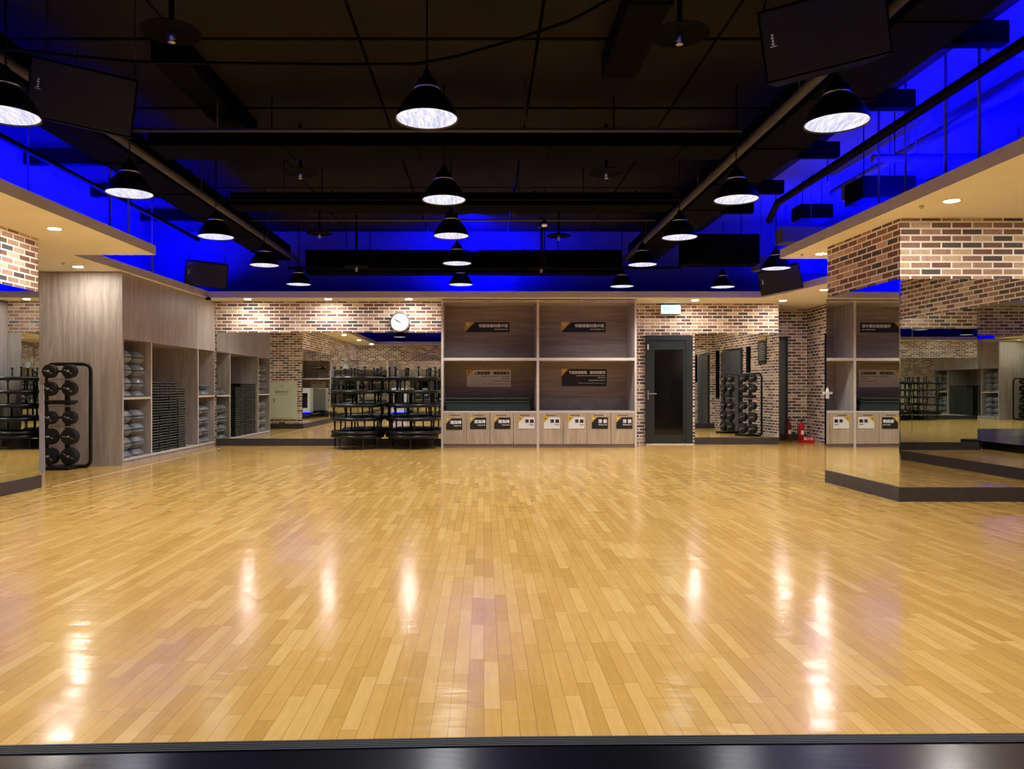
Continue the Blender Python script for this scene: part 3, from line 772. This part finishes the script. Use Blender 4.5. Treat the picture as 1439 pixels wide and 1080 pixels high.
# ------------------------------------------------------------ ducts, pipes, beams
def duct(label, *b, name='duct', mat=DUCT, bev=.01, cat='duct'):
    x0, x1, y0, y1, z0, z1 = b
    o = MB().box(x0, x1, y0, y1, z0, z1, bev)
    for k in range(1, int(max(x1-x0, y1-y0)//1.4)+1):
        if x1-x0 > y1-y0: q = x0+k*1.4; 
        else: q = y0+k*1.4
        if q > (x1 if x1-x0 > y1-y0 else y1)-.1: continue
        if x1-x0 > y1-y0: o.box(q-.015, q+.015, y0-.012, y1+.012, z0-.012, z1+.012)
        else: o.box(x0-.012, x1+.012, q-.015, q+.015, z0-.012, z1+.012)
    if name in ('duct', 'air_unit', 'junction_box') and z0 > 3.2:
        for fx, fy in ((.2, .5), (.8, .5)) if x1-x0 > y1-y0 else ((.5, .12), (.5, .88)):
            px, py = x0+(x1-x0)*fx, y0+(y1-y0)*fy
            o.cyl((px, py, z1), (px, py, 4.305 if px < 4.35 else 4.735), .007, 6)
    return tag(o.build(name, mat), label, cat)
duct('long black duct running to the back beside the left pipe', -4.3, -3.82, 3.0, 15.2, 3.72, 4.02)
duct('long black duct running to the back beside the right pipe', 2.85, 3.4, 2.5, 15.2, 3.72, 4.02)
duct('wide black duct crossing the ceiling nearest the camera', -3.5, 2.62, 8.0, 8.5, 3.72, 3.86)
duct('black duct crossing the ceiling midway, behind the nearest cross duct', -3.5, 2.62, 10.6, 11.0, 3.72, 3.9)
duct('thick black duct crossing in front of the blue back wall', -3.44, 2.66, 14.8, 15.2, 3.42, 3.86)
duct('black duct hanging in front of the blue wall above the exit sign', 3.7, 5.1, 14.2, 14.6, 3.5, 4.05)
duct('black ceiling beam left of centre, pointing to the back', -2.95, -2.65, 6.8, 9.0, 4.1, 4.32, name='ceiling_beam', cat='beam')
duct('black ceiling beam right of centre, above the second sprinkler', 1.1, 1.42, 3.0, 7.2, 4.1, 4.32, name='ceiling_beam', cat='beam')
for k, (y, x0, x1) in enumerate(((9.7, 3.4, 4.5), (8.0, 3.4, 4.5), (6.5, 3.4, 4.45), (11.5, 3.4, 4.5), (12.8, 3.4, 4.5))):
    duct(f'short black cross beam on the right, {ORD[[3, 2, 1, 4, 5][k]]} from the camera', x0, x1, y, y+.12, 4.12, 4.315, name='ceiling_beam', cat='beam')
for k, (y, x0, x1) in enumerate(((8.3, -6.0, -4.3), (10.0, -6.0, -4.3), (11.7, -6.0, -4.3), (13.4, -6.0, -4.3))):
    duct(f'short black cross beam on the left, {ORD[k+1]} from the camera', x0, x1, y, y+.12, 4.12, 4.315, name='ceiling_beam', cat='beam')
def pipe_mb(pts, r, name):
    mb = MB().tube(pts, r, 10)
    if name == 'pipe':      # clamps with drop rods from the ceiling
        a, b = Vector(pts[0]), Vector(pts[-1]); n = max(2, int((b-a).length//3))
        for i in range(n):
            p = a+(b-a)*((i+.3)/n); top = 4.305 if -5.9 < p.x < 4.35 else 4.735
            mb.cyl((p.x, p.y, p.z), (p.x, p.y, top), .006, 6)
    return mb
def pipe(label, pts, r, mat=PIPE, name='pipe', cat='pipe'): return tag(pipe_mb(pts, r, name).build(name, mat), label, cat)
pipe('long grey pipe running to the back along the left duct', [(-3.7, 3, 3.75), (-3.7, 15.3, 3.72)], .045)
pipe('long grey pipe running to the back along the right duct', [(2.72, 2.5, 3.75), (2.76, 15.3, 3.72)], .045)
pipe('grey pipe crossing the ceiling above the nearest cross duct', [(-3.62, 7.75, 3.8), (2.6, 7.75, 3.8)], .022)
pipe('dark pipe crossing the ceiling midway', [(-3.6, 10.25, 3.72), (2.65, 10.25, 3.72)], .02, BLACK)
pipe('thin dark pipe crossing behind the second cross duct', [(-3.6, 11.9, 3.8), (2.65, 11.9, 3.8)], .018)
pipe('thin pipe crossing before the thick rear duct', [(-3.6, 14.1, 3.4), (3.6, 14.1, 3.4)], .022, BLACK)
pipe('black pipe along the right edge in the blue light', [(4.22, 2.5, 3.92), (4.28, 11.2, 3.9), (4.6, 12.4, 3.9)], .05, BLACK)
pipe('dark pipe along the left edge in the blue light', [(-5.2, 2.5, 3.92), (-5.2, 14, 3.9)], .035, BLACK)
for k, (x0, y0, x1, y1, z, r_) in enumerate(((4.7, 9.3, 8.2, 9.3, 3.98, .05), (4.6, 7.0, 8.4, 8.2, 4.3, .04), (5.9, 3.0, 5.9, 13.0, 4.5, .06))):
    pipe('blue-lit pipe above the right dropped ceiling, '+['level with the pillar', 'nearest the camera', 'running front to back'][k],
         [(x0, y0, z), ((x0+x1)/2, (y0+y1)/2, z+.01), (x1, y1, z)], r_, UPPER)
# sagging cable
cp = [(-60, 60), (90, 78), (190, 87), (330, 89), (480, 91), (585, 90), (640, 80), (720, 57), (800, 30), (865, -5), (930, -60)]
pipe('black cable sagging across the ceiling past the nearest centre lamp', [W(px, py, 5.25) for px, py in cp], .012, BLACK, 'cable', 'cable')
# heat plates with sprinkler heads
spr = [(241, 45, 3.75), (955, 48, 3.75), (422, 242, 3.75), (852, 242, 3.75), (449, 328, 3.75), (785, 331, 3.75), (501, 375, 3.3), (760.8, 377, 3.3)]
names = ['upper left', 'upper right', 'second left', 'second right', 'third left', 'third right', 'rear left', 'rear right']
sp0 = None
for (px, py, z), nm in zip(spr, names):
    d = (z-HC)*F/(CY-py); p = W(px, py, d); lab = f'round black sprinkler plate with small metal head, {nm} one on the ceiling'
    if sp0 is None:
        sp0 = thing('ceiling_sprinkler', lab, 'sprinkler', p, 0, 'ceiling sprinklers')
        MB().lathe([(.0, .012), (.2, .006), (.21, -.004), (.2, .0), (.0, .006)], 32).build('heat_plate', DUCT, sp0)
        MB().cyl((0, 0, 0), (0, 0, .9), .02).build('drop_pipe', BLACK, sp0)
        h = MB().lathe([(.012, 0), (.02, -.012), (.02, -.03), (.014, -.045), (.01, -.06)], 12, None, True, True)
        h.tube([(-.02, 0, -.02), (-.026, 0, -.045), (0, 0, -.07), (.026, 0, -.045), (.02, 0, -.02)], .004, 6)
        h.lathe([(.002, -.07), (.026, -.072), (.026, -.076), (.002, -.076)], 16); h.build('head', STEEL, sp0)
    else: dup(sp0, lab, p)
p = W(765, 314, 11)
mc = thing('ceiling_microphone', 'small silver device hanging on a thin rod near the ceiling centre', 'device', p)
MB().cyl((0, 0, .05), (0, 0, .5), .006).cyl((0, 0, -.05), (0, 0, -.62), .008).build('rod', BLACK, mc)
MB().lathe([(.02, .05), (.045, .02), (.05, -.02), (.03, -.05)], 14, None, True, True).box(-.085, -.05, -.02, .02, -.06, 0).box(.05, .075, -.02, .02, -.04, .01).build('head', CHROME, mc)
# threaded rods and conduit loops in the blue zone
rods = [(1397, 5.9), (1336, 6.75), (1292, 7.3), (1240, 8.3), (1205, 9.0), (182, 9.8), (205, 11), (235, 12.7), (70, 8.9)]
for k, (px, d) in enumerate(rods):
    x = (px-CX)/F*d+(.25 if px > 700 else -.25)
    o = MB().cyl((x, d, 3.12), (x, d, 4.75), .014, 8).box(x-.03, x+.03, d-.03, d+.03, 3.125, 3.14).build('hanger_rod', UPPER)
    tag(o, f'thin hanger rod in the blue light, {ORD[(k if k < 5 else k-5)+1]} from the camera on the {"right" if k < 5 else "left"}', 'rod', 'hanger rods')
for k, (px, py, d, r_) in enumerate(((1325, 255, 7.6, .22), (375, 408, 16.2, .28), (500, 410, 16.2, .25), (1010, 410, 16.2, .25))):
    c = W(px, py, d); pts = [(c.x+r_*math.cos(PI*i/14), c.y, 3.12+.8*r_*math.sin(PI*i/14)) for i in range(15)]
    pipe(['blue-lit conduit loop over the right pillar', 'blue-lit conduit loop over the left end of the back wall', 'blue-lit conduit loop above the clock side of back wall', 'blue-lit conduit loop above the exit sign side'][k], pts, .01, UPPER, 'conduit', 'conduit')
for k, (x0, x1, y, z0, z1) in enumerate(((4.9, 7.6, 12.6, 3.6, 3.85), (4.9, 7.8, 10.2, 3.75, 3.98), (5.2, 8.2, 14.6, 3.45, 3.7))):
    duct(f'blue-lit branch duct above the right alcove, {ORD[k+1]} of three by height', x0, x1, y, y+.35, z0, z1, mat=UPPER)
p = W(1250, 262, 9.6)
duct('black air unit in the blue light over the right pillar', p.x-.33, p.x+.33, 9.6, 10.1, p.z-.14, p.z+.14, name='air_unit', mat=BLACK, cat='air unit')
p = W(1165, 286, 12.4)
duct('black junction box in the blue light behind the right pillar', p.x-.25, p.x+.3, 12.9, 13.3, p.z-.12, p.z+.12, name='junction_box', mat=BLACK, cat='box')
for px, py, wh in ((1295, 289, 'beside the downlight over the right pillar'), (1127, 357, 'at the inner corner of the right dropped ceiling'), (89, 369, 'on the left dropped ceiling')):
    q = W(px, py, 1.8*F/(CY-py))
    sn = thing('ceiling_sensor', 'tiny round dark sensor '+wh, 'sensor', (q.x, q.y, 3.0))
    MB().lathe([(.025, 0), (.022, -.012), (.008, -.03)], 14, None, True, True).build('head', STEEL, sn)
tag(MB().box(-5.26, -5.24, 9.35, 15.3, .0005, .002).build('floor_tape', EDGE), 'thin pale tape line along floor before the left storage cabinet', 'tape')
duct('black air unit above the right alcove in blue light', 6.1, 6.9, 11.4, 12.1, 3.125, 3.45, name='air_unit', mat=BLACK, cat='air unit')
# small camera at the left rear soffit
p = W(283, 413, 14.6)
sc2 = thing('security_camera', 'small black security camera on the left soffit edge by cabinet', 'camera', (-5.45, p.y+.6, 3.0))
MB().cyl((0, 0, .0), (0, 0, -.02), .03).build('mount', BLACK, sc2)
MB().cyl((-.06, .05, -.03), (.05, -.06, -.045), .025).build('body', BLACK, sc2)
